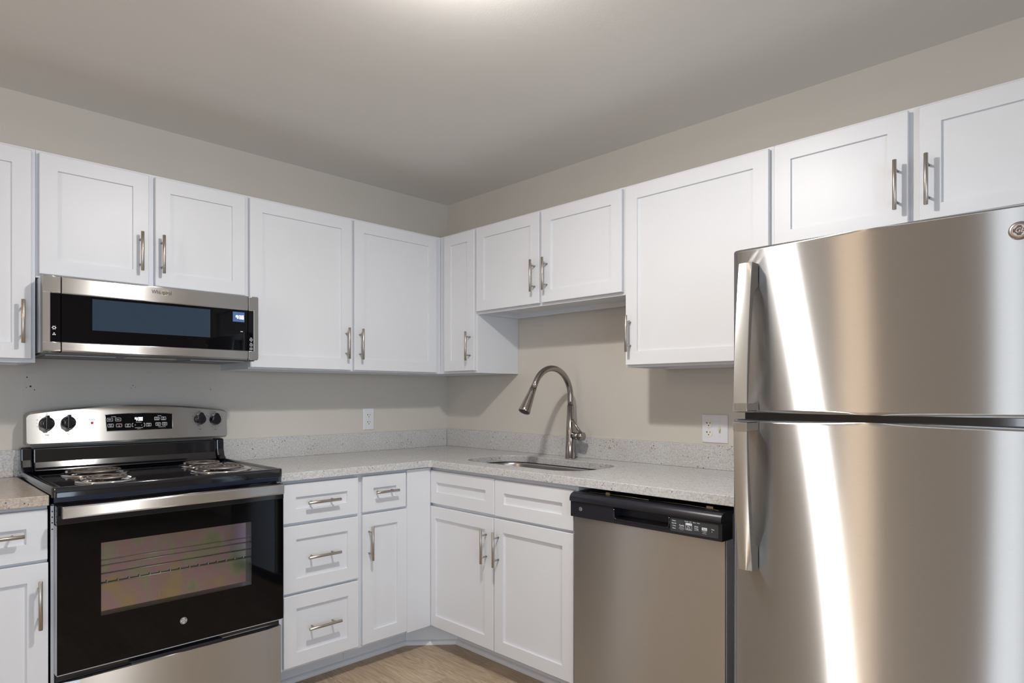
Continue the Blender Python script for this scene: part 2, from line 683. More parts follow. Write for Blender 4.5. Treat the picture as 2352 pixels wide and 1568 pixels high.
st('trim_1', MB(R).box(143.2, 146, 0, .8, 0, 81).box(178, 180.8, 0, .8, 0, 81).box(143.2, 180.8, 0, .8, 81, 83.8), TRIMW, bevel=.12)
st('baseboard_back', MB().box(X0, 0, Y0, Y0 + .6, 0, 3.4), TRIMW, bevel=.1)
st('baseboard_far', MB().box(X0, X0 + .6, Y0 + .7, -102.2, 0, 3.4).box(X0, X0 + .6, -85.8, -.7, 0, 3.4), TRIMW, bevel=.1)

# painted panel behind the range, with old screw holes
pb = MB(L)
pb.box(55.3, 84.25, 0, .06, 30, 54.0)
pb.cur = 1
for (u, z, r_) in ((83.66, 51.08, .1), (83.22, 49.68, .14), (83.75, 49.5, .06), (82.73, 49.15, .08), (69.4, 49.5, .06), (69.05, 49.95, .07),
                   (68.72, 49.65, .06), (56.3, 49.35, .08), (56.42, 49.7, .05), (61, 48.1, .04)):
    pb.prism(circle(u, z, r_, 10), .05, .075, 'd')
st('trim_2', pb, [WALL, SLOT])


# ------------------------------------------------------------------ wall cabinets
def wall_cab(T, a0, a1, z0, label, doors, stiles, z1=82.42, depth=12.0, group=None, name='wall_cabinet'):
    """doors: (a0, a1, handle_a); stiles: list of (a0,a1) between doors"""
    c = T((a0 + a1) / 2, 0, z0)
    t = thing(name, label, 'cabinet', c, group)
    b = MB(T)
    f = depth - .75
    b.box(a0, a0 + .6, .05, f, z0, z1).box(a1 - .6, a1, .05, f, z0, z1)
    b.box(a0 + .6, a1 - .6, .05, f, z0 + .95, z0 + 1.5).box(a0 + .6, a1 - .6, .05, f, z1 - .6, z1)
    b.box(a0 + .6, a1 - .6, .05, .3, z0 + 1.5, z1 - .6)
    b.box(a0 + .6, a1 - .6, .3, 1.0, z0, z0 + .95)
    b.build('carcass', WHITE, t)
    g = MB(T)
    g.box(a0 + .02, a1 - .02, f, depth - .02, z0, z0 + 1.5).box(a0 + .02, a1 - .02, f, depth - .02, z1 - 1.5, z1)
    edges = [(a0, a0 + 1.5), (a1 - 1.5, a1)] + stiles
    for s0, s1 in edges:
        g.box(s0, s1, f + .01, depth, z0 + .01, z1 - .01)
    g.build('face_frame', WHITE, t)
    for (d0, d1, zb, ha, hz) in doors:
        o = MB(T).shaker(d0, d1, zb, 82.0).build('door', WHITE, t)
        pull(T, ha, hz, o)
    return t


wall_cab(L, 84.42, 102.4, 52.84, 'white shaker wall cabinet at the left edge of the photo, left of the microwave',
         [(84.95, 101.9, 53.35, 86.05, 58.35)], [])
wall_cab(L, 54.47, 84.38, 64.72, 'short white two-door wall cabinet directly above the microwave',
         [(70.2, 84.05, 65.2, 71.42, 70.05), (55.25, 69.25, 65.2, 68.4, 70.0)], [(68.9, 70.6)])
wall_cab(L, 12.04, 54.43, 52.84, 'tall wide white two-door wall cabinet between the microwave and the room corner',
         [(34.6, 54.4, 53.1, 35.82, 58.12), (13.65, 33.95, 53.1, 32.8, 58.1)], [(33.4, 35.1)])
wall_cab(R, 0.04, 23.96, 52.84, 'narrow white single-door wall cabinet in the room corner, left of the sink',
         [(14.12, 23.68, 53.3, 22.5, 58.27)], [(12.0, 14.6)])
wall_cab(R, 24.0, 59.92, 64.72, 'short white two-door wall cabinet hung high above the sink and faucet',
         [(24.3, 41.33, 65.2, 40.37, 70.2), (41.93, 59.5, 65.2, 43.35, 70.2)], [(40.9, 42.4)])
wall_cab(R, 59.96, 83.9, 52.84, 'tall white single-door wall cabinet above the outlet, just left of the refrigerator',
         [(60.27, 83.42, 53.2, 61.21, 58.18)], [])
wall_cab(R, 83.94, 116.9, 67.9, 'white two-door wall cabinet above the refrigerator, cut by the right edge of the photo',
         [(84.2, 99.88, 68.3, 98.8, 73.18), (101.0, 116.6, 68.3, 101.95, 73.12)], [(99.2, 101.6)])


# ------------------------------------------------------------------ base cabinets
def base_cab(T, a0, a1, label, fronts, rails, stiles=(), filler=None, toe=None, side=None):
    t = thing('base_cabinet', label, 'cabinet', T((a0 + a1) / 2, 0, 0))
    b = MB(T)
    f = 23.25
    b.box(a0, a0 + .6, .1, f, 4.5, 34.7).box(a1 - .6, a1, .1, f, 4.5, 34.7)
    b.box(a0 + .6, a1 - .6, .1, f, 4.5, 5.1).box(a0 + .6, a1 - .6, .1, .35, 5.1, 34.7)
    b.build('carcass', WHITE, t)
    g = MB(T)
    g.box(a0 + .02, a1 - .02, f, 23.97, 4.52, 5.9).box(a0 + .02, a1 - .02, f, 23.97, 33.2, 34.68)
    for r0, r1 in rails:
        g.box(a0 + .02, a1 - .02, f, 23.97, r0, r1)
    for s0, s1 in [(a0, a0 + 1.2), (a1 - 1.2, a1)] + list(stiles):
        g.box(s0, s1, f + .01, 24, 4.5, 34.7)
    g.build('face_frame', WHITE, t)
    if filler:
        MB(T).box(filler[0], filler[1], f + .1, 24.72, 4.75, 34.6).build('filler_panel', WHITE, t)
    for kind, d0, d1, z0, z1, h in fronts:
        m = MB(T).shaker(d0, d1, z0, z1, 24.02, rec=.36)
        o = m.build(kind, WHITE, t)
        if h:
            pull(T, h[0], h[1], o, vertical=h[2], length=h[3], d=24.77)
    if toe:
        MB(T).box(toe[0], toe[1], 18.2, 18.75, 0, 4.5).build('toe_kick', WHITE, t)
    return t


base_cab(L, 40.0, 54.92, 'white three-drawer base cabinet immediately right of the range',
         [('drawer', 40.62, 54.25, 27.95, 34.2, (47.65, 31.08, False, 5.9)),
          ('drawer', 40.55, 54.2, 16.85, 27.45, (47.6, 22.3, False, 5.9)),
          ('drawer', 40.5, 54.15, 5.05, 16.4, (47.5, 10.87, False, 5.9))],
         [(27.0, 28.4), (16.0, 17.3)], toe=(40.0, 54.92))
base_cab(L, 24.04, 39.96, 'narrow white base cabinet with one small drawer and one door, beside the inside corner',
         [('drawer', 30.55, 39.7, 28.0, 34.2, (35.3, 31.35, False, 4.7)),
          ('door', 30.3, 39.7, 5.05, 27.55, (38.5, 22.65, True, 5.9))],
         [(27.0, 28.4)], stiles=[(29.4, 31)], filler=(24.9, 30.28), toe=(26.3, 39.96))
base_cab(R, 24.04, 59.55, 'wide white sink base cabinet with two false drawer fronts above two doors',
         [('false_drawer_front', 24.25, 41.93, 27.95, 34.1, None), ('false_drawer_front', 42.1, 59.1, 27.85, 34.0, None),
          ('door', 23.95, 41.7, 4.75, 27.35, (40.04, 22.45, True, 5.9)), ('door', 41.95, 59.1, 4.75, 27.4, (43.03, 22.42, True, 5.9))],
         [(27.0, 28.4)], stiles=[(41.2, 42.6)], toe=(24.4, 59.55))
base_cab(L, 84.98, 103.0, 'white base cabinet with drawer and door at the left edge, left of the range',
         [('drawer', 85.05, 102.3, 28.05, 34.25, (90.5, 31.42, False, 5.9)),
          ('door', 84.98, 102.3, 5.0, 27.65, (85.98, 22.77, True, 5.9))],
         [(27.0, 28.4)], toe=(84.98, 103.0))
# diagonal toe board closing the inside corner, and the shoe moulding along the floor
cb = MB()
p0, p1 = Vector((-26.4, -18.9, 0)), Vector((-18.64, -25.55, 0))
dv = (p1 - p0).normalized()
nv = Vector((dv.y, -dv.x, 0))
if nv.x > 0:
    nv = -nv


def strip(mb, p, q, nrm, th, z0, z1, sec=None):
    sec = sec or [(0, z0), (th, z0), (th, z1), (0, z1)]
    pts = []
    for e in (p, q):
        for s_, z in sec:
            pts.append((e.x + nrm.x * s_, e.y + nrm.y * s_, z))
    n = len(sec)
    fs = [tuple(range(n)), tuple(range(n, 2 * n))[::-1]] + [(k, (k + 1) % n, n + (k + 1) % n, n + k) for k in range(n)]
    mb.add(pts, fs)


strip(cb, p0, p1, nv, -.5, 0, 4.5)
st('trim_3', cb, WHITE)
QR = [(0, 0), (.72, 0), (.70, .28), (.6, .5), (.45, .66), (.25, .74), (0, .78)]
sh = MB()
strip(sh, p0, p1, nv, 0, 0, 0, QR)
strip(sh, Vector((-54.9, -18.77, 0)), Vector((-26.2, -18.77, 0)), Vector((0, -1, 0)), 0, 0, 0, QR)
strip(sh, Vector((-18.77, -24.7, 0)), Vector((-18.77, -59.5, 0)), Vector((-1, 0, 0)), 0, 0, 0, QR)
st('baseboard_left', sh, TRIMW)

# ------------------------------------------------------------------ worktops, backsplashes
CT0, CT1 = 34.78, 36.05
FR = 25.4
bm = bmesh.new()
outer = [(-54.85, -.06), (-54.85, -FR), (-FR - .4, -FR), (-FR, -FR - .4), (-FR, -85.0), (-.06, -85.0), (-.06, -.06)]
hole = [(x, y) for x, y in rrect(-20.8, -6.3, -56.0, -27.6, 5.2, 8)]
vo = [bm.verts.new((x * IN, y * IN, CT1 * IN)) for x, y in outer]
vh = [bm.verts.new((x * IN, y * IN, CT1 * IN)) for x, y in hole]
es = [bm.edges.new((l[i], l[(i + 1) % len(l)])) for l in (vo, vh) for i in range(len(l))]
bmesh.ops.triangle_fill(bm, use_beauty=True, use_dissolve=False, edges=es)
bmesh.ops.dissolve_limit(bm, angle_limit=.01, verts=bm.verts, edges=bm.edges)
r_ = bmesh.ops.extrude_face_region(bm, geom=bm.faces[:])
bmesh.ops.translate(bm, vec=(0, 0, (CT0 - CT1) * IN), verts=[v for v in r_['geom'] if isinstance(v, bmesh.types.BMVert)])
bmesh.ops.recalc_face_normals(bm, faces=bm.faces)
me = bpy.data.meshes.new('countertop')
bm.to_mesh(me)
bm.free()
me.materials.append(GRANITE)
ct = bpy.data.objects.new('countertop', me)
COL.objects.link(ct)
md = ct.modifiers.new('bevel', 'BEVEL')
md.width = .09 * IN
md.segments = 2
md.limit_method = 'ANGLE'
md.angle_limit = math.radians(50)
tag(ct, 'L-shaped pale speckled granite countertop running from the range round the corner to the refrigerator', 'countertop')
tag(MB(L).box(84.98, 103.0, .06, FR, CT0, CT1).build('countertop', GRANITE_W, bevel=.09),
    'short brownish granite countertop left of the range at the left edge', 'countertop')
tag(MB(L).box(84.1, 103, 0.07, .9, CT1 + .01, 40.05).build('backsplash', GRANITE, bevel=.05),
    'low granite backsplash strip left of the range', 'backsplash')
tag(MB(L).box(1.0, 54.4, 0.02, .85, CT1 + .01, 40.05).build('backsplash', GRANITE, bevel=.05),
    'low granite backsplash strip on the outlet wall between the range and the corner', 'backsplash')
tag(MB(R).box(0.02, 85.0, 0.02, .85, CT1 + .01, 40.05).build('backsplash', GRANITE, bevel=.05),
    'low granite backsplash strip behind the faucet', 'backsplash')

# ------------------------------------------------------------------ sink
t = thing('sink', 'undermount stainless steel sink basin set in the granite countertop', 'sink', (-13.5, -41.7, 27))
sk = MB()
rings = []
for (g, z, r_) in ((.9, CT0 - .03, 5.6), (.12, CT0 - .03, 5.3), (.0, CT0 - .5, 5.2), (-.25, 29, 5.0), (-.9, 27.6, 4.6), (-1.9, 27.1, 3.8)):
    rings.append([(x, y, z) for x, y in rrect(-20.8 - g, -6.3 + g, -56.0 - g, -27.6 + g, r_, 8)])
n = len(rings[0])
pts = [p for q in rings for p in q]
fs = []
for i in range(len(rings) - 1):
    for k in range(n):
        l = (k + 1) % n
        fs.append((i * n + k, i * n + l, (i + 1) * n + l, (i + 1) * n + k))
sk.add(pts, fs, smooth=True)
sk.add(rings[-1], [tuple(range(n))])
sk.build('basin', STEEL_S, t)
dn = MB()
dn.prism(circle(-12.5, -41.7, 1.9, 28), 27.12, 27.3, 'z')
dn.build('drain', CHROME, t)

# ------------------------------------------------------------------ faucet
t = thing('faucet', 'tall brushed nickel gooseneck pull-down faucet behind the sink', 'faucet', (-3.7, -41.5, CT1))
fx, fy = -3.75, -41.45
fb = MB()
fb.tube([(fx, fy, CT1), (fx, fy, CT1 + .12), (fx, fy, CT1 + .13), (fx, fy, 40.0), (fx, fy, 46.3)], [1.05, 1.05, 1.0, .86, .64], 32)
fb.build('body', FAUC, t)
sp = MB()
path = [(fx, fy, 46.32), (fx, fy, 47.2)]
cxx, czz, rr = fx - 5.35, 47.95, 5.35
for k in range(0, 31):
    th = math.radians(150 * k / 30)
    path.append((cxx + rr * math.cos(th), fy, czz + rr * math.sin(th)))
ex, ez = path[-1][0], path[-1][2]
tx, tz = -math.sin(math.radians(150)), math.cos(math.radians(150))
path.append((ex + tx * 1.3, fy, ez + tz * 1.3))
sp.tube(path, .56, 24)
sp.build('spout', FAUC, t)
hx, hz = ex + tx * 1.32, ez + tz * 1.32
hd = MB()
hp = lambda s_: (hx + tx * s_, fy, hz + tz * s_)
hd.tube([hp(0), hp(.02), hp(.9), hp(4.3), hp(4.8), hp(4.85), hp(4.86)], [.56, .62, .66, 1.02, 1.08, 1.04, .8], 28)
ho = hd.build('spray_head', FAUC, t)
bt = MB()
nx, nz = tz, -tx     # outward normal on the far (wall) side of the head
if nx < 0:
    nx, nz = -nx, -nz
bt.tube([(hp(1.6)[0] + nx * .68, fy, hp(1.6)[2] + nz * .68), (hp(2.3)[0] + nx * .82, fy, hp(2.3)[2] + nz * .82),
         (hp(3.3)[0] + nx * .94, fy, hp(3.3)[2] + nz * .94)], [.14, .24, .16], 12)
bt.build('spray_button', BPLAST, ho)
nzl = MB()
nzl.cyl(hp(4.862), hp(4.9), .74)
nzl.build('nozzle', CPANEL, ho)
lv = MB()
lv.tube([(fx, fy - .6, 40.45), (fx, fy - 2.1, 40.45)], [.7, .7], 24)
lv.tube([(fx, fy - 2.12, 40.45), (fx, fy - 3.15, 40.45)], [.78, .78], 28)
lo = lv.build('valve_housing', FAUC, t)
lm = MB()
lm.tube([(fx - .1, fy - 2.75, 41.0), (fx - .5, fy - 2.1, 42.0), (fx - .9, fy - 1.15, 43.6)], [.3, .27, .26], 14)
lm.build('lever', FAUC, lo)


# ------------------------------------------------------------------ outlets
def duplex(T, a, z, sgn, t):
    for zz in (z + .77, z - .77):
        pts = []
        for k in range(40):
            th = 2 * math.pi * k / 40
            pts.append((a + .68 * math.cos(th), zz + max(-.57, min(.57, .68 * math.sin(th)))))
        ro = MB(T).prism(pts, .2, .27, 'd').build('receptacle', RECEP, t)
        w = MB(T)
        w.box(a - sgn * .26 - .05, a - sgn * .26 + .05, .26, .285, zz + .02, zz + .34)
        w.box(a - sgn * .26 - sgn * .22, a - sgn * .26, .26, .284, zz + .14, zz + .22)
        w.build('slot', SLOT, ro)
        MB(T).box(a + sgn * .26 - .045, a + sgn * .26 + .045, .26, .285, zz + .03, zz + .33).build('slot', SLOT, ro)
        MB(T).prism(circle(a, zz - .26, .1, 12), .26, .285, 'd').build('ground_hole', SLOT, ro)


def plate(T, a0, a1, z0, z1, label, two, sgn):
    t = thing('wall_outlet', label, 'outlet', T((a0 + a1) / 2, 0, (z0 + z1) / 2))
    m = MB(T)
    o_, i_ = rrect(a0, a1, z0, z1, .12, 3), rrect(a0 + .12, a1 - .12, z0 + .12, z1 - .12, .1, 3)
    n = len(o_)
    m.add([(p[0], .02, p[1]) for p in o_] + [(p[0], .12, p[1]) for p in o_] + [(p[0], .2, p[1]) for p in i_],
          [(k, (k + 1) % n, n + (k + 1) % n, n + k) for k in range(n)] + [(n + k, n + (k + 1) % n, 2 * n + (k + 1) % n, 2 * n + k) for k in range(n)]
          + [tuple(range(2 * n, 3 * n)), tuple(range(n))[::-1]])
    m.build('cover_plate', PLATE, t)
    zc = (z0 + z1) / 2
    ac = a0 + (a1 - a0) * .27 if two else (a0 + a1) / 2
    duplex(T, ac, zc, sgn, t)
    sp = [(ac, zc)]
    if two:
        bc = a0 + (a1 - a0) * .70
        sp += [(bc, zc + 1.2), (bc, zc - 1.2)]
    for q in sp:
        MB(T).prism(circle(q[0], q[1], .11, 12), .2, .23, 'd').build('screw', LGREY, t)
    if two:
        tg = MB(T)
        tg.box(bc - .2, bc + .2, .19, .22, zc - .47, zc + .47)
        tg.prism([(.2, zc - .25), (.2, zc + .2), (.62, zc - .12), (.62, zc - .38)], bc - .14, bc + .14, 'a')
        tg.build('toggle', IVORY, t, bevel=.03)


plate(L, 21.2, 23.92, 40.68, 45.32, 'white duplex outlet on the left wall above the backsplash near the corner', False, -1)
plate(R, 66.95, 71.5, 40.38, 45.08, 'white two-gang plate with outlet and toggle switch beside the refrigerator', True, 1)

# ------------------------------------------------------------------ range
t = thing('range', 'freestanding electric coil range, black enamel with stainless control panel, handle and drawer', 'stove', L(69.9, 13, 0))
b = MB(L)
b.box(55.2, 84.72, 1.5, 24.5, 1.2, 34.9)
b.build('body', ENAMEL, t, bevel=.1)
sp_ = MB(L)
sp_.box(84.4, 84.74, 24.5, 24.75, 3, 34.6)
so = sp_.build('side_rail', LGREY, t)
for z in (33.9, 33.2, 32.5, 31.7):
    MB(L).prism(circle(84.58, z, .09, 8), 24.74, 24.77, 'd').build('vent_hole', SLOT, so)
# cooktop with a raised rim
ck = MB(L)
rg = []
for (e, z) in ((0, 35.75), (0, 36.85), (.12, 37.0), (.55, 37.0), (.75, 36.72), (1.6, 36.62)):
    rg.append([(p[0], p[1], z) for p in rrect(54.98 + e, 84.86 - e, 2.3 + e, 26.35 - e, max(.1, .7 - e * .3), 4)])
n = len(rg[0])
ck.add([p for q in rg for p in q], [(i * n + k, i * n + (k + 1) % n, (i + 1) * n + (k + 1) % n, (i + 1) * n + k) for i in range(len(rg) - 1) for k in range(n)], smooth=True)
ck.add(rg[-1], [tuple(range(n))])
ck.add(rg[0], [tuple(range(n))[::-1]])
ck.build('cooktop', ENAMEL, t)
vt = MB(L)
vt.box(55.3, 84.5, 24.0, 25.2, 34.95, 35.74)
vt.build('vent_trim', ENAMEL_B, t, bevel=.05)
# back wall of the cooktop
bw = MB(L)
bw.prism([(1.0, 36.9), (3.6, 36.9), (3.3, 37.4), (3.0, 38.2), (2.9, 40.35), (1.0, 40.35)], 56.4, 83.3, 'a')
bw.build('back_riser', ENAMEL, t, bevel=.22, seg=3)
for a0, a1 in ((54.95, 56.3), (83.4, 84.85)):
    MB(L).prism([(.8, 36.9), (4.4, 36.9), (3.3, 37.6), (2.9, 38.6), (2.8, 40.5), (.8, 40.5)], a0, a1, 'a').build('riser_post', ENAMEL, t, bevel=.25, seg=3)


# control panel: slightly arched top
def arch(a):
    x = (a - 69.6) / 15.0
    return 46.72 - 1.12 * x * x


BGD = lambda a, z: 3.85 - (z - 41.05) * .10      # front face of the control panel leans back
cp = MB(L)
nA = 28
A = sorted([54.75 + (84.25 - 54.75) * k / 24 for k in range(25)] + [54.77, 54.84, 54.98, 55.2, 84.23, 84.16, 84.02, 83.8])
nA = len(A) - 1


def prof(a, inset=0):
    edge = min(a - A[0], A[-1] - a)
    rnd = .6 - math.sqrt(max(0, .36 - (max(0, .6 - edge)) ** 2)) if edge < .6 else 0
    top = arch(a) - rnd
    bot = 40.75 + rnd * .6
    return [(1.0, bot), (3.55, bot), (BGD(a, bot + .3), bot + .3), (BGD(a, top - .25), top - .25), (BGD(a, top) - .2, top), (1.0, top)]


ps = [[(a, d, z) for d, z in prof(a)] for a in A]
k6 = 6
fs = [(i * k6 + k, i * k6 + (k + 1) % k6, (i + 1) * k6 + (k + 1) % k6, (i + 1) * k6 + k) for i in range(nA) for k in range(k6)]
fs += [tuple(range(k6)), tuple(range(nA * k6, nA * k6 + k6))[::-1]]
cp.add([p for q in ps for p in q], fs)
cpo = cp.build('control_panel', STEEL, t, bevel=.06)
# black touch panel
tp = MB(L)
dT = lambda a, z: BGD(a, z) + .045
poly = []
for k in range(13):
    a = 63.95 + (73.9 - 63.95) * k / 12
    poly.append((a, 45.15 + .18 * (1 - ((a - 68.9) / 5) ** 2)))
poly = [(73.75, 42.62), (64.0, 42.62)] + [(p[0], p[1]) for p in poly]
n = len(poly)
tp.add([(p[0], BGD(*p) + .01, p[1]) for p in poly] + [(p[0], dT(*p), p[1]) for p in poly],
       [tuple(range(n))[::-1], tuple(range(n, 2 * n))] + [(k, (k + 1) % n, n + (k + 1) % n, n + k) for k in range(n)])
tpo = tp.build('touch_panel', BGLASS, cpo, bevel=.05)
# chrome border of the touch panel
cbd = MB(L)
cbd.tube([(p[0] + (.05 if p[0] > 69 else -.05), BGD(*p) + .03, p[1] + (.05 if p[1] > 44 else -.05)) for p in poly], .05, 6, closed=True)
cbd.build('touch_panel_border', CHROME, cpo)


def relief(mb, base, amp=.012):
    return mb


tl = MB(L)
D = lambda a, z: BGD(a, z) + .058
btn = [(73.31, 44.38, 'Bake', None), (72.14, 44.39, 'Start', None), (73.22, 43.45, 'Broil', 'Hi/Lo'), (72.03, 43.44, None, 'Off'),
       (70.73, 43.38, 'Self', 'Clean'), (67.65, 43.42, 'Oven', 'Light'), (66.36, 44.4, 'Timer', 'On/Off'), (65.34, 44.4, 'Set', 'Clock'),
       (66.2, 43.47, 'Cook', 'Time'), (65.19, 43.48, 'Delay', 'Start')]


def ring_on(mb, a0, a1, z0, z1, w, fd, r=.1):
    o = rrect(a0, a1, z0, z1, r, 3)
    i = rrect(a0 + w, a1 - w, z0 + w, z1 - w, max(.01, r - w), 3)
    n = len(o)
    mb.add([(p[0], fd(*p), p[1]) for p in o + i], [(k, (k + 1) % n, n + (k + 1) % n, n + k) for k in range(n)])


for i, (a, z, l1, l2) in enumerate(btn):
    hw = .42 if i < 5 else .40
    ring_on(tl, a - hw, a + hw, z - .27, z + .27, .045, D)
    if l2 is None:
        put_text(tl, l1, a, z, .24, 0, df=D)
    else:
        if l1:
            put_text(tl, l1, a, z + .11, .22, 0, df=D)
        put_text(tl, l2, a, z - .12, .2, 0, df=D)
put_text(tl, 'Cooking', 72.78, 44.86, .19, 0, df=D)
put_text(tl, 'Settings', 65.94, 44.88, .18, 0, df=D)
put_text(tl, 'Automatic Oven', 65.6, 43.0, .17, 0, df=D)
put_text(tl, 'Time/Temp', 69.15, 43.88, .18, 0, df=D)
put_text(tl, 'Lock Controls', 69.13, 42.98, .2, 0, df=D)
put_text(tl, 'Hold 3 Sec', 69.13, 42.8, .12, 0, df=D)
put_text(tl, '+', 69.66, 43.42, .36, 0, df=D)
put_text(tl, '-', 68.72, 43.42, .46, 0, df=D)
for x, s_ in ((70.14, -1), (68.22, 1)):
    for a0, a1, z0, z1 in ((x, x + s_ * .05, 43.14, 43.72), (x, x + s_ * .22, 43.67, 43.72), (x, x + s_ * .22, 43.14, 43.19)):
        c = [(a0, z0), (a1, z0), (a1, z1), (a0, z1)]
        tl.add([(p[0], D(*p), p[1]) for p in c], [(0, 1, 2, 3)])
tl.build('panel_lettering', INK, tpo)
rd = MB(L)
put_text(rd, 'Cancel', 72.03, 43.57, .2, 0, df=D)
rd.build('cancel_lettering', REDINK, tpo)
dg = MB(L)
digits(dg, 69.1, 44.4, .56, BGD(68, 44.5) + .085)
dg.build('clock_display', LED, tpo)
# knobs
for (u, z, turned) in ((81.7, 44.05, 0), (78.93, 44.1, 0), (59.42, 44.1, 1), (56.8, 43.95, 1)):
    k_ = MB(L)
    d0 = BGD(u, z)
    k_.tube([(u, d0, z), (u, d0 + .1, z), (u, d0 + .55, z), (u, d0 + .85, z), (u, d0 + .95, z)], [1.03, 1.0, .92, .8, .55], 32)
    k_.prism([(u - .26, z - .85), (u + .26, z - .85), (u + .22, z + 1.25), (u - .22, z + 1.25)] if not turned else
             [(u - .5, z - .6), (u, z - .8), (u + .5, z - .6), (u + .72, z), (u + .62, z + .55), (u + .25, z + 1.15), (u, z + 1.25), (u - .25, z + 1.15), (u - .62, z + .55), (u - .72, z)], d0 + .2, d0 + 1.0, 'd')
    k_.build('knob', ENAMEL, t, bevel=.08, seg=3)
dM = lambda a, z_: BGD(a, z_) + .035
for (u, z, nm) in ((81.7, 44.05, 'Front'), (78.93, 44.1, 'Rear'), (59.42, 44.1, 'Rear'), (56.8, 43.95, 'Front')):
    mk = MB(L)
    for k in range(13):
        th = math.radians(130 + 280 * k / 12)
        c = circle(u + 1.28 * math.cos(th), z + 1.28 * math.sin(th), .05, 6)
        if abs(math.cos(th)) > .3 or math.sin(th) < 0:
            mk.add([(p[0], dM(*p), p[1]) for p in c], [tuple(range(6))])
    put_text(mk, nm, u, z - 1.72, .22, 0, df=dM)
    put_text(mk, 'OFF', u, z + 1.42, .17, 0, df=dM)
    put_text(mk, 'Hi', u - 1.25, z + .55, .15, 0, df=dM)
    put_text(mk, 'Lo', u + 1.25, z + .55, .15, 0, df=dM)
    mk.build('knob_markings', INKD, cpo)
mk = MB(L)
put_text(mk, 'Burner On', 75.78, 44.48, .19, 0, df=dM)
mk.build('indicator_lettering', INKD, cpo)
rl = MB(L)
rl.tube([(75.78, BGD(75.8, 43.98), 43.98), (75.78, BGD(75.8, 43.98) + .12, 43.98), (75.78, BGD(75.8, 43.98) + .18, 43.98)], [.18, .17, .08], 14)
rl.build('indicator_light', REDLED, cpo)


# coil burners
def coil(u, d, rad, turns):
    e = MB(L)
    zc = 37.12
    path = []
    n = int(turns * 40)
    r0 = .95
    for k in range(n + 1):
        th = 2 * math.pi * turns * k / n
        r = r0 + (rad - r0 - .15) * k / n
        path.append((u + r * math.cos(th), d + r * math.sin(th), zc))
    e.tube(path, .165, 8)
    o = e.build('coil_burner', COILM, t)
    c = MB(L)
    c.prism(circle(u, d, .72, 24), zc - .1, zc + .14, 'z')
    for k in range(3):
        th = math.radians(30 + 120 * k)
        c.tube([(u, d, zc - .26), (u + (rad + .1) * math.cos(th), d + (rad + .1) * math.sin(th), zc - .26)], .09, 6)
    c.build('coil_support', CHROME, o)
    pn = MB(L)
    rs = [(rad + .75, 36.66), (rad + .72, 36.82), (rad + .35, 36.86), (rad + .05, 36.7), (rad * .6, 36.1), (.8, 35.98)]
    m = 40
    pn.add([(u + r * math.cos(2 * math.pi * k / m), d + r * math.sin(2 * math.pi * k / m), z) for r, z in rs for k in range(m)],
           [(i * m + k, i * m + (k + 1) % m, (i + 1) * m + (k + 1) % m, (i + 1) * m + k) for i in range(len(rs) - 1) for k in range(m)] , smooth=True)
    pn.build('drip_pan', ENAMEL if rad < 0 else CHROME, o)


coil(76.7, 9.6, 3.75, 4)
coil(77.5, 19.4, 2.95, 3)
coil(61.1, 9.6, 2.95, 3)
coil(61.4, 18.2, 3.75, 4)

# oven door
dz0, dz1 = 13.75, 34.55
od = MB(L)
wa0, wa1, wz0, wz1 = 59.85, 79.55, 20.0, 29.4
outer = rrect(54.85, 84.3, dz0, dz1, .15, 3)
# frame of the door as four slabs round the window
od.box(54.85, wa0, 24.8, 26.0, dz0, dz1).box(wa1, 84.3, 24.8, 26.0, dz0, dz1)
od.box(wa0, wa1, 24.8, 26.0, dz0, wz0).box(wa0, wa1, 24.8, 26.0, wz1, dz1)
odo = od.build('oven_door', BGLASS, t)
MB(L).box(54.8, 84.34, 24.7, 26.06, 32.3, 34.6).build('door_top_band', ENAMEL, odo, bevel=.08)
MB(L).box(84.3, 84.4, 24.85, 25.95, dz0, 32.2).box(54.85, 84.3, 24.9, 25.95, dz0 - .14, dz0 - .02).build('door_edge_trim', GREYM, odo)
MB(L).box(wa0, wa1, 24.8, 24.95, wz0, wz1).build('inner_glass', OVENIN, odo)
rk = MB(L)
for zz, r_ in ((25.15, .05), (23.95, .08), (26.2, .04), (26.9, .03)):
    rk.tube([(wa0 + .05, 25.2, zz), (wa1 - .05, 25.2, zz)], r_, 6)
for k in range(15):
    a = wa0 + .9 + k * 1.28
    rk.box(a - .07, a + .07, 25.15, 25.25, 23.95, 24.2)
rk.build('oven_rack', mat('rack_wire', (0.55, 0.56, 0.42), .3, metal=.7), odo)
MB(L).box(wa0, wa1, 25.85, 25.98, wz0, wz1).build('window_pane', PANE, odo)
hb = MB(L)
hpoly = [(27.2, 33.25), (27.95, 33.3), (28.05, 33.5), (28.05, 34.6), (27.9, 34.78), (27.2, 34.78)]
hb.prism(hpoly, 55.65, 84.05, 'a')
hbo = hb.build('door_handle', STEEL, odo, bevel=.06)
for a in (55.9, 82.7):
    MB(L).box(a, a + 1.2, 26.0, 27.3, 33.4, 34.7).build('handle_mount', ENAMEL, hbo, bevel=.1)
lg = MB(L)
gu, gz, gd = 69.5, 16.95, 26.01
lg.prism(circle(gu, gz, .47, 32), gd - .02, gd + .01, 'd')
lgo = lg.build('logo_badge', SILVER, odo)


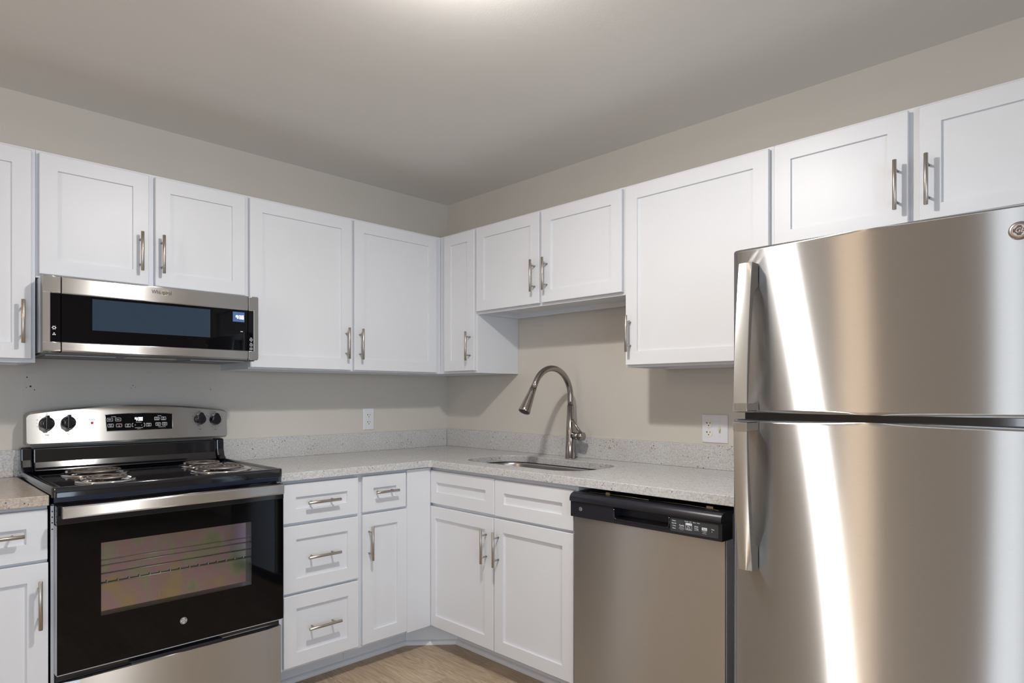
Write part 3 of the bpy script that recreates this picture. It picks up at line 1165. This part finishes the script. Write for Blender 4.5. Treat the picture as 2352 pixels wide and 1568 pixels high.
def monogram(T, u, z, d, r, m, parent):
    q = MB(T)
    o_, i_ = circle(u, z, r * .92, 32), circle(u, z, r * .82, 32)
    q.add([(p[0], d, p[1]) for p in o_ + i_], [(k, (k + 1) % 32, 32 + (k + 1) % 32, 32 + k) for k in range(32)])
    for k in range(4):
        a_ = 90 * k + 20
        pts = circle(u, z, r * .78, 8, a_, a_ + 45, True) + circle(u, z, r * .64, 8, a_ + 45, a_ + 10, True)
        q.add([(p[0], d, p[1]) for p in pts], [tuple(range(len(pts)))])
    put_text(q, 'GE', u, z, r * 1.05, d, sx=.9, shear=.35, bold=0.0)
    return q.build('logo_lettering', m, parent)


monogram(L, gu, gz, gd + .02, .47, INKD, lgo)
# drawer
dw_ = MB(L)
ys = []
for k in range(13):
    s_ = k / 12
    ys.append((54.95 + (84.3 - 54.95) * s_, 25.45 + .45 * min(1, min(s_, 1 - s_) / .07) ** .5))
dw_.prism([(54.95, 24.4)] + ys + [(84.3, 24.4)], 3.0, 12.55, 'z')
dwo = dw_.build('storage_drawer', STEEL, t)
MB(L).box(55.1, 84.2, 24.4, 25.0, 12.6, 13.6).build('drawer_reveal', ENAMEL, t)
MB(L).box(64, 76, 24.7, 25.7, 12.56, 13.0).build('drawer_pull', BPLAST, dwo, bevel=.1)
for u, d in ((56.5, 4), (83, 4), (56.5, 22), (83, 22)):
    MB(L).cyl((u, d, 0), (u, d, 1.2), .6).build('foot', BPLAST, t)

# ------------------------------------------------------------------ microwave
t = thing('microwave', 'low-profile over-the-range microwave in stainless steel and black glass, hung above the range', 'microwave', L(69.4, 8, 54.1))
MF = 16.4
mc = MB(L)
mc.prism([(.1, 54.35), (14.6, 54.2), (14.6, 64.55), (.1, 64.55)], 54.75, 84.15, 'a')
mco = mc.build('case', LGREY, t)
# door and two end columns
BZ0, BZ1 = 55.62, 62.2
for nm, a0, a1, gl0, gl1 in (('end_column', 82.2, 84.25, 82.2, 83.4), ('door', 56.3, 82.1, 56.3, 82.1), ('control_column', 54.55, 56.2, 55.35, 56.2)):
    q = MB(L)
    top = [(14.6, BZ1), (MF - .12, BZ1), (MF, BZ1 + .12), (MF, 64.4), (MF - .25, 64.62), (14.6, 64.62)]
    bot = [(14.6, 54.12), (MF - .4, 54.12), (MF - .02, 54.35), (MF, 54.5), (MF, BZ0 - .12), (MF - .12, BZ0), (14.6, BZ0)]
    q.prism(top, a0, a1, 'a')
    q.prism(bot, a0, a1, 'a')
    if nm == 'end_column':
        q.box(gl1, a1, 14.6, MF, BZ0 - .1, BZ1 + .1)
    if nm == 'control_column':
        q.box(a0, gl0, 14.6, MF, BZ0 - .1, BZ1 + .1)
    qo = q.build(nm, STEEL, t, bevel=.05)
    go = MB(L).box(gl0, gl1, 14.6, MF - .15, BZ0, BZ1).build('black_glass', BGLASS, qo)
    if nm == 'door':
        MB(L).box(62.3, 78.45, MF - .15, MF - .13, 57.45, 61.85).build('window_screen', SCREEN, qo)
        lw = MB(L)
        lw.box(56.85, 58.75, MF - .16, MF - .13, 60.25, 61.85)
        lwo = lw.build('display', LCD, qo)
        dg = MB(L)
        digits(dg, 57.62, 61.02, .58, MF - .13, colon=True)
        dg.build('clock_digits', LED, lwo)
        tt = MB(L)
        put_text(tt, 'Whirlpool', 69.45, 63.72, .78, MF + .012, sx=.85, bold=.01)
        tt.build('brand_lettering', INKD, qo)
        ring = MB(L)
        for (a_0, a_1) in ((20, 150), (200, 320)):
            o_ = [(69.05 + p[0] * .62, 63.7 + p[1] * .42 + p[0] * -.12) for p in circle(0, 0, 1, 16, a_0, a_1, True)]
            i_ = [(69.05 + p[0] * .56, 63.7 + p[1] * .36 + p[0] * -.12) for p in circle(0, 0, 1, 16, a_0, a_1, True)]
            ring.add([(p[0], MF + .015, p[1]) for p in o_ + i_], [(k, k + 1, 17 + k + 1, 17 + k) for k in range(16)])
        ring.build('brand_swirl', GOLD, qo)
        MB(L).box(57.1, 57.5, MF - .15, MF - .13, 58.65, 58.75).build('status_mark', INK, qo)
    if nm == 'end_column':
        ic = MB(L)
        dI = MF - .13
        for zc in (57.52,):
            o_, i_ = circle(82.95, zc, .2, 16), circle(82.95, zc, .12, 16)
            ic.add([(p[0], dI, p[1]) for p in o_ + i_], [(k, (k + 1) % 16, 16 + (k + 1) % 16, 16 + k) for k in range(16)])
            for k in range(6):
                th = math.radians(60 * k)
                c = circle(82.95 + .25 * math.cos(th), zc + .25 * math.sin(th), .045, 6)
                ic.add([(p[0], dI, p[1]) for p in c], [tuple(range(6))])
        for k in range(3):
            th = math.radians(90 + 120 * k)
            c = [(82.95 + .12 * math.cos(th) + .1 * math.cos(math.radians(q_)), 56.65 + .13 * math.sin(th) + .075 * math.sin(math.radians(q_))) for q_ in range(0, 360, 45)]
            ic.add([(p[0], dI, p[1]) for p in c], [tuple(range(8))])
        ic.build('touch_icons', INK, qo)
    if nm == 'control_column':
        ic = MB(L)
        dI = MF - .13
        for zc in (57.45, 56.6, 55.95):
            ring_on(ic, 55.48, 55.98, zc - .14, zc + .14, .045, lambda a, z: dI, .05)
            c = circle(55.73, zc, .05, 8)
            ic.add([(p[0], dI, p[1]) for p in c], [tuple(range(8))])
        put_text(ic, 'Start', 55.73, 57.75, .17, dI)
        put_text(ic, '+30', 55.73, 57.15, .17, dI)
        put_text(ic, 'Menu', 55.73, 56.88, .17, dI)
        put_text(ic, 'Lock 3s', 55.73, 56.28, .13, dI)
        ic.build('button_icons', INK, qo)
un = MB(L)
un.box(54.9, 84.0, .3, 15.6, 53.95, 54.2)
uo = un.build('underside_panel', DGREY, t, bevel=.05)
for a0, a1 in ((75.2, 83.2), (56.0, 64.0)):
    MB(L).box(a0, a1, 3.5, 13.2, 53.9, 53.95).build('grease_filter', BPLAST, uo)
    q = MB(L)
    q.box(a0 - .3, a1 + .3, 13.2, 13.5, 53.86, 53.95)
    q.build('filter_frame', LGREY, uo)
MB(L).box(66.5, 73.5, 11.8, 13.8, 53.9, 53.95).build('lamp_lens', mat('lamp_lens', (0.8, 0.62, 0.45), .25, metal=.6), uo)

# ------------------------------------------------------------------ dishwasher
t = thing('dishwasher', 'built-in dishwasher with stainless door and black top control panel, between sink cabinet and refrigerator', 'dishwasher', R(71.6, 12, 0))
MB(R).box(59.95, 83.6, 1.5, 23.2, 3, 33.6).build('tub', GREYM, t)
MB(R).box(60.0, 83.5, 20.0, 20.5, 0, 4.3).build('toe_panel', BPLAST, t)
dm = MB(R)
ys = []
for k in range(17):
    s_ = k / 16
    e_ = min(s_, 1 - s_)
    ys.append((59.85 + 23.55 * s_, 25.4 + .15 * (1 - (2 * s_ - 1) ** 2)))
dm.prism([(59.85, 23.3)] + ys + [(83.4, 23.3)], 4.4, 30.42, 'z')
for i in range(1, 18):
    pass
dmo = dm.build('door', STEEL, t)
MB(R).box(83.42, 83.5, 23.3, 25.1, 4.4, 30.42).build('door_side', LGREY, dmo)
MB(R).box(59.95, 83.55, 20.2, 24.2, 33.62, 34.0).build('top_rim', SLOT, t)
wr = MB(R)
wr.tube([(62, 24.5, 34.05), (68, 24.4, 34.1), (72, 24.45, 34.05)], .05, 6)
wr.tube([(72.8, 24.45, 34.05), (78, 24.4, 34.08), (81.5, 24.6, 34.0), (83.2, 24.9, 33.85)], .05, 6)
wr.box(64.9, 65.6, 24.2, 24.5, 33.95, 34.3).box(80.5, 81.4, 24.2, 24.5, 33.95, 34.3)
wr.build('mounting_bracket', mat('brass_wire', (0.5, 0.42, 0.25), .35, metal=1), t)
pz0, pz1 = 30.46, 33.95
HA0, HA1, HZ0, HZ1 = 67.6, 76.3, 31.05, 32.65
pc = MB(R)
# upper bull-nosed band
pc.prism([(23.6, 32.68), (26.3, 32.68), (26.48, 32.72), (26.58, 32.84), (26.6, 33.05), (26.56, 33.3), (26.46, 33.52), (26.3, 33.72), (26.08, 33.86), (25.8, pz1), (23.6, pz1)], 59.85, 83.5, 'a', smooth=True)
pc.box(59.85, HA0, 23.6, 26.3, pz0, HZ1 + .04).box(HA1, 83.5, 23.6, 26.3, pz0, HZ1 + .04)
pc.box(HA0, HA1, 23.6, 26.3, pz0, HZ0)
pc.box(HA0, HA1, 23.6, 24.4, HZ0, HZ1 + .04)
pco = pc.build('control_panel', BPLAST_B, t, bevel=.05)
lp = MB(R)
lp.prism([(24.4, HZ0), (26.35, HZ0), (26.38, HZ0 + .14), (24.6, HZ0 + .3)], HA0, HA1, 'a')
lp.tube([(HA0 + .04, 26.32, HZ1), (HA0 + .04, 26.35, HZ0 + .5), (HA0 + .15, 26.36, HZ0 + .22), (HA0 + .5, 26.38, HZ0 + .06), (HA1 - .5, 26.38, HZ0 + .06),
         (HA1 - .15, 26.36, HZ0 + .22), (HA1 - .04, 26.35, HZ0 + .5), (HA1 - .04, 26.32, HZ1)], .08, 8)
lp.build('handle_pocket', ENAMEL, pco)
ov = MB(R)
ov.prism([(p[0], p[1]) for p in rrect(76.45, 83.05, 30.8, 32.5, .15, 3)], 26.3, 26.34, 'd')
ovo = ov.build('control_overlay', CPANEL, pco)
ln = MB(R)
dO = 26.345
for i, s_ in enumerate(('Heavy', 'Normal', '1 Hour', 'Rinse')):
    put_text(ln, s_, 76.98, 32.2 - i * .32, .2, dO, bold=.02)
put_text(ln, 'Cycle', 78.05, 31.72, .3, dO, bold=.02)
ln.box(77.75, 78.4, dO, dO + .005, 31.45, 31.48)
put_text(ln, 'Select Downloaded', 78.08, 31.33, .1, dO)
put_text(ln, 'Press 3 Sec', 78.08, 31.17, .1, dO)
for i, s_ in enumerate(('Normal', 'High', 'Boost', 'Steam')):
    put_text(ln, s_, 78.75 + i * .55, 32.32, .16, dO, bold=.02)
ring_on(ln, 78.62, 79.5, 31.25, 32.15, .035, lambda a, z: dO, .06)
ln.box(78.65, 79.47, dO, dO + .004, 31.86, 32.12)
put_text(ln, 'Dry', 79.06, 31.68, .24, dO, bold=.02)
put_text(ln, 'Boost', 79.06, 31.43, .24, dO, bold=.02)
put_text(ln, 'Wash', 80.1, 31.85, .24, dO, bold=.02)
put_text(ln, 'Temp', 80.1, 31.6, .24, dO, bold=.02)
ln.box(79.8, 80.42, dO, dO + .005, 31.38, 31.41)
ln.box(80.85, 81.55, dO, dO + .004, 31.55, 31.88)
ln.box(80.85, 81.55, dO, dO + .005, 31.42, 31.45)
put_text(ln, 'Cancel', 81.2, 31.3, .12, dO)
put_text(ln, 'Press 3 Sec', 81.2, 31.14, .12, dO)
put_text(ln, 'Clean', 82.3, 31.8, .18, dO, bold=.02)
c = circle(82.2, 31.52, .05, 8)
ln.add([(p[0], dO, p[1]) for p in c], [tuple(range(8))])
ln.build('control_lettering', INK, ovo)
l2 = MB(R)
put_text(l2, 'Start', 81.2, 31.72, .24, dO + .008, bold=.015)
for a in (78.78, 79.32):
    c = circle(a, 32.0, .05, 8)
    MB(R).add([(p[0], dO + .008, p[1]) for p in c], [tuple(range(8))]).build('indicator_dot', INKD, ovo)
l2.build('dark_lettering', INKD, ovo)
bz = MB(R)
bz.prism(circle(61.75, 31.72, .3, 24), 26.3, 26.33, 'd')
bzo = bz.build('logo_badge', CPANEL, pco)
monogram(R, 61.75, 31.72, 26.335, .3, SILVER, bzo)

# ------------------------------------------------------------------ refrigerator
t = thing('refrigerator', 'tall stainless top-freezer refrigerator filling the right side of the photo', 'refrigerator', R(99.7, 14, 0))
FA0, FA1 = 85.5, 114.2
MB(R).box(FA0 + .5, FA1 - .5, 1.5, 25.4, 1.0, 65.0).build('cabinet_body', GREYM, t, bevel=.15)
MB(R).box(FA0 + 1.0, FA1 - 1.0, 25.4, 26.6, 44.9, 47.3).build('door_gap_mullion', ENAMEL, t)
MB(R).box(FA0 + .8, FA1 - .8, 23.0, 25.6, 1.0, 4).build('kick_grille', BPLAST, t)


def fdoor(z0, z1, nm):
    q = MB(R)
    pr = []
    nseg = 40
    rad = .8
    for k in range(7):
        th = math.radians(180 - 90 * k / 6)
        pr.append((FA0 + rad + rad * math.cos(th), 28.0 - rad + rad * math.sin(th)))
    for k in range(1, nseg):
        s_ = k / nseg
        a = FA0 + rad + (FA1 - FA0 - 2 * rad) * s_
        pr.append((a, 28.0 + .12 * (1 - (2 * s_ - 1) ** 2)))
    for k in range(7):
        th = math.radians(90 - 90 * k / 6)
        pr.append((FA1 - rad + rad * math.cos(th), 28.0 - rad + rad * math.sin(th)))
    poly = [(FA0, 25.9)] + pr + [(FA1, 25.9)]
    n = len(poly)
    # rounded lower and upper lip
    zs = [(z0, .35), (z0 + .1, .12), (z0 + .3, 0), (z0 + .36, 0), (z0 + .6, 0), (z1 - .6, 0), (z1 - .36, 0), (z1 - .3, 0), (z1 - .1, .12), (z1, .35)]
    pts = []
    for z, ins in zs:
        for (a, d) in poly:
            pts.append((a, d - ins if d > 26.2 else d, z))
    fs = []
    for i in range(len(zs) - 1):
        for k in range(n):
            l = (k + 1) % n
            fs.append((i * n + k, i * n + l, (i + 1) * n + l, (i + 1) * n + k))
    q.add(pts, fs, smooth=True)
    q.add(pts[:n], [tuple(range(n))[::-1]])
    q.add(pts[-n:], [tuple(range(n))])
    return q.build(nm, STEEL_F, t)


fd = fdoor(46.35, 65.35, 'freezer_door')
rdo = fdoor(3.2, 45.55, 'refrigerator_door')


def fhandle(parent, zend, zmid, name):
    """strap handle: fixed block at zend, bows outward and meets the split at zmid"""
    s_ = 1 if zend > zmid else -1
    q = MB(R)
    n = 20
    out, inn = [], []
    Ln = abs(zend - zmid)
    for k in range(n + 1):
        u = k / n
        z = zend + (zmid - zend) * u
        dO_ = 29.75 + 1.35 * math.sin(u * math.pi / 2) ** .9
        out.append((dO_, z))
        blk = 3.0 / Ln
        if u < blk:
            inn.append((28.15, z))
        else:
            inn.append((min(dO_ - .35, 28.9 + 1.9 * ((u - blk) / (1 - blk)) ** .55), z))
    W0, W1 = 87.2, 88.75
    pts = [(W0, d, z) for d, z in out] + [(W1, d, z) for d, z in out] + [(W0, d, z) for d, z in inn] + [(W1, d, z) for d, z in inn]
    m = n + 1
    fs = []
    for k in range(n):
        fs.append((k, k + 1, m + k + 1, m + k))
        fs.append((2 * m + k, 2 * m + k + 1, 3 * m + k + 1, 3 * m + k))
        fs.append((k, k + 1, 2 * m + k + 1, 2 * m + k))
        fs.append((m + k, m + k + 1, 3 * m + k + 1, 3 * m + k))
    fs += [(0, m, 3 * m, 2 * m), (n, m + n, 3 * m + n, 2 * m + n)]
    q.add(pts, fs)
    o = q.build(name, STEEL, parent, bevel=.04)
    c = MB(R)
    z0, z1 = sorted((zmid, zmid + s_ * .95))
    c.box(W0 - .03, W1 + .03, 28.1, 31.16, z0, z1)
    c.build('handle_bracket', CHROME, o, bevel=.06)
    return o


fhandle(fd, 63.35, 46.6, 'handle')
fhandle(rdo, 28.6, 45.35, 'handle')
bd = MB(R)
bd.tube([(111.95, 28.1, 62.88), (111.95, 28.22, 62.88), (111.95, 28.38, 62.88), (111.95, 28.40, 62.88)], [.8, .8, .7, .55], 36)
bdo = bd.build('logo_badge', BADGE, fd)
bi = MB(R)
bi.prism(circle(111.95, 62.88, .56, 32), 28.38, 28.405, 'd')
bi.build('badge_disc', BADGE_D, bdo)
monogram(R, 111.95, 62.88, 28.41, .56, SILVER, bdo)
for a in (FA0 + 1.5, FA1 - 5):
    MB(R).box(a, a + 3.5, 20, 26, 65.02, 65.3).build('hinge_cover', LGREY, t, bevel=.1)
for a, d in ((88, 4), (112, 4), (88, 23), (112, 23)):
    MB(R).cyl((a, d, 0), (a, d, 1.05), .7).build('foot', BPLAST, t)


# ------------------------------------------------------------------ ceiling lamps (just above the frame)
def ceiling_lamp(x, y, label):
    t = thing('ceiling_light', label, 'ceiling light', (x, y, H))
    c = MB()
    c.tube([(x, y, H - .02), (x, y, H - .7), (x, y, H - 1.0)], [3.2, 3.0, 1.6], 32)
    c.tube([(x, y, H - 1.0), (x, y, H - 2.4)], [.9, .8], 20)
    c.build('canopy', TRIMW, t)


ceiling_lamp(-60, -74, 'small white ceiling light over the middle of the kitchen floor')
ceiling_lamp(-160, -52, 'small white ceiling light in the room left of the kitchen')
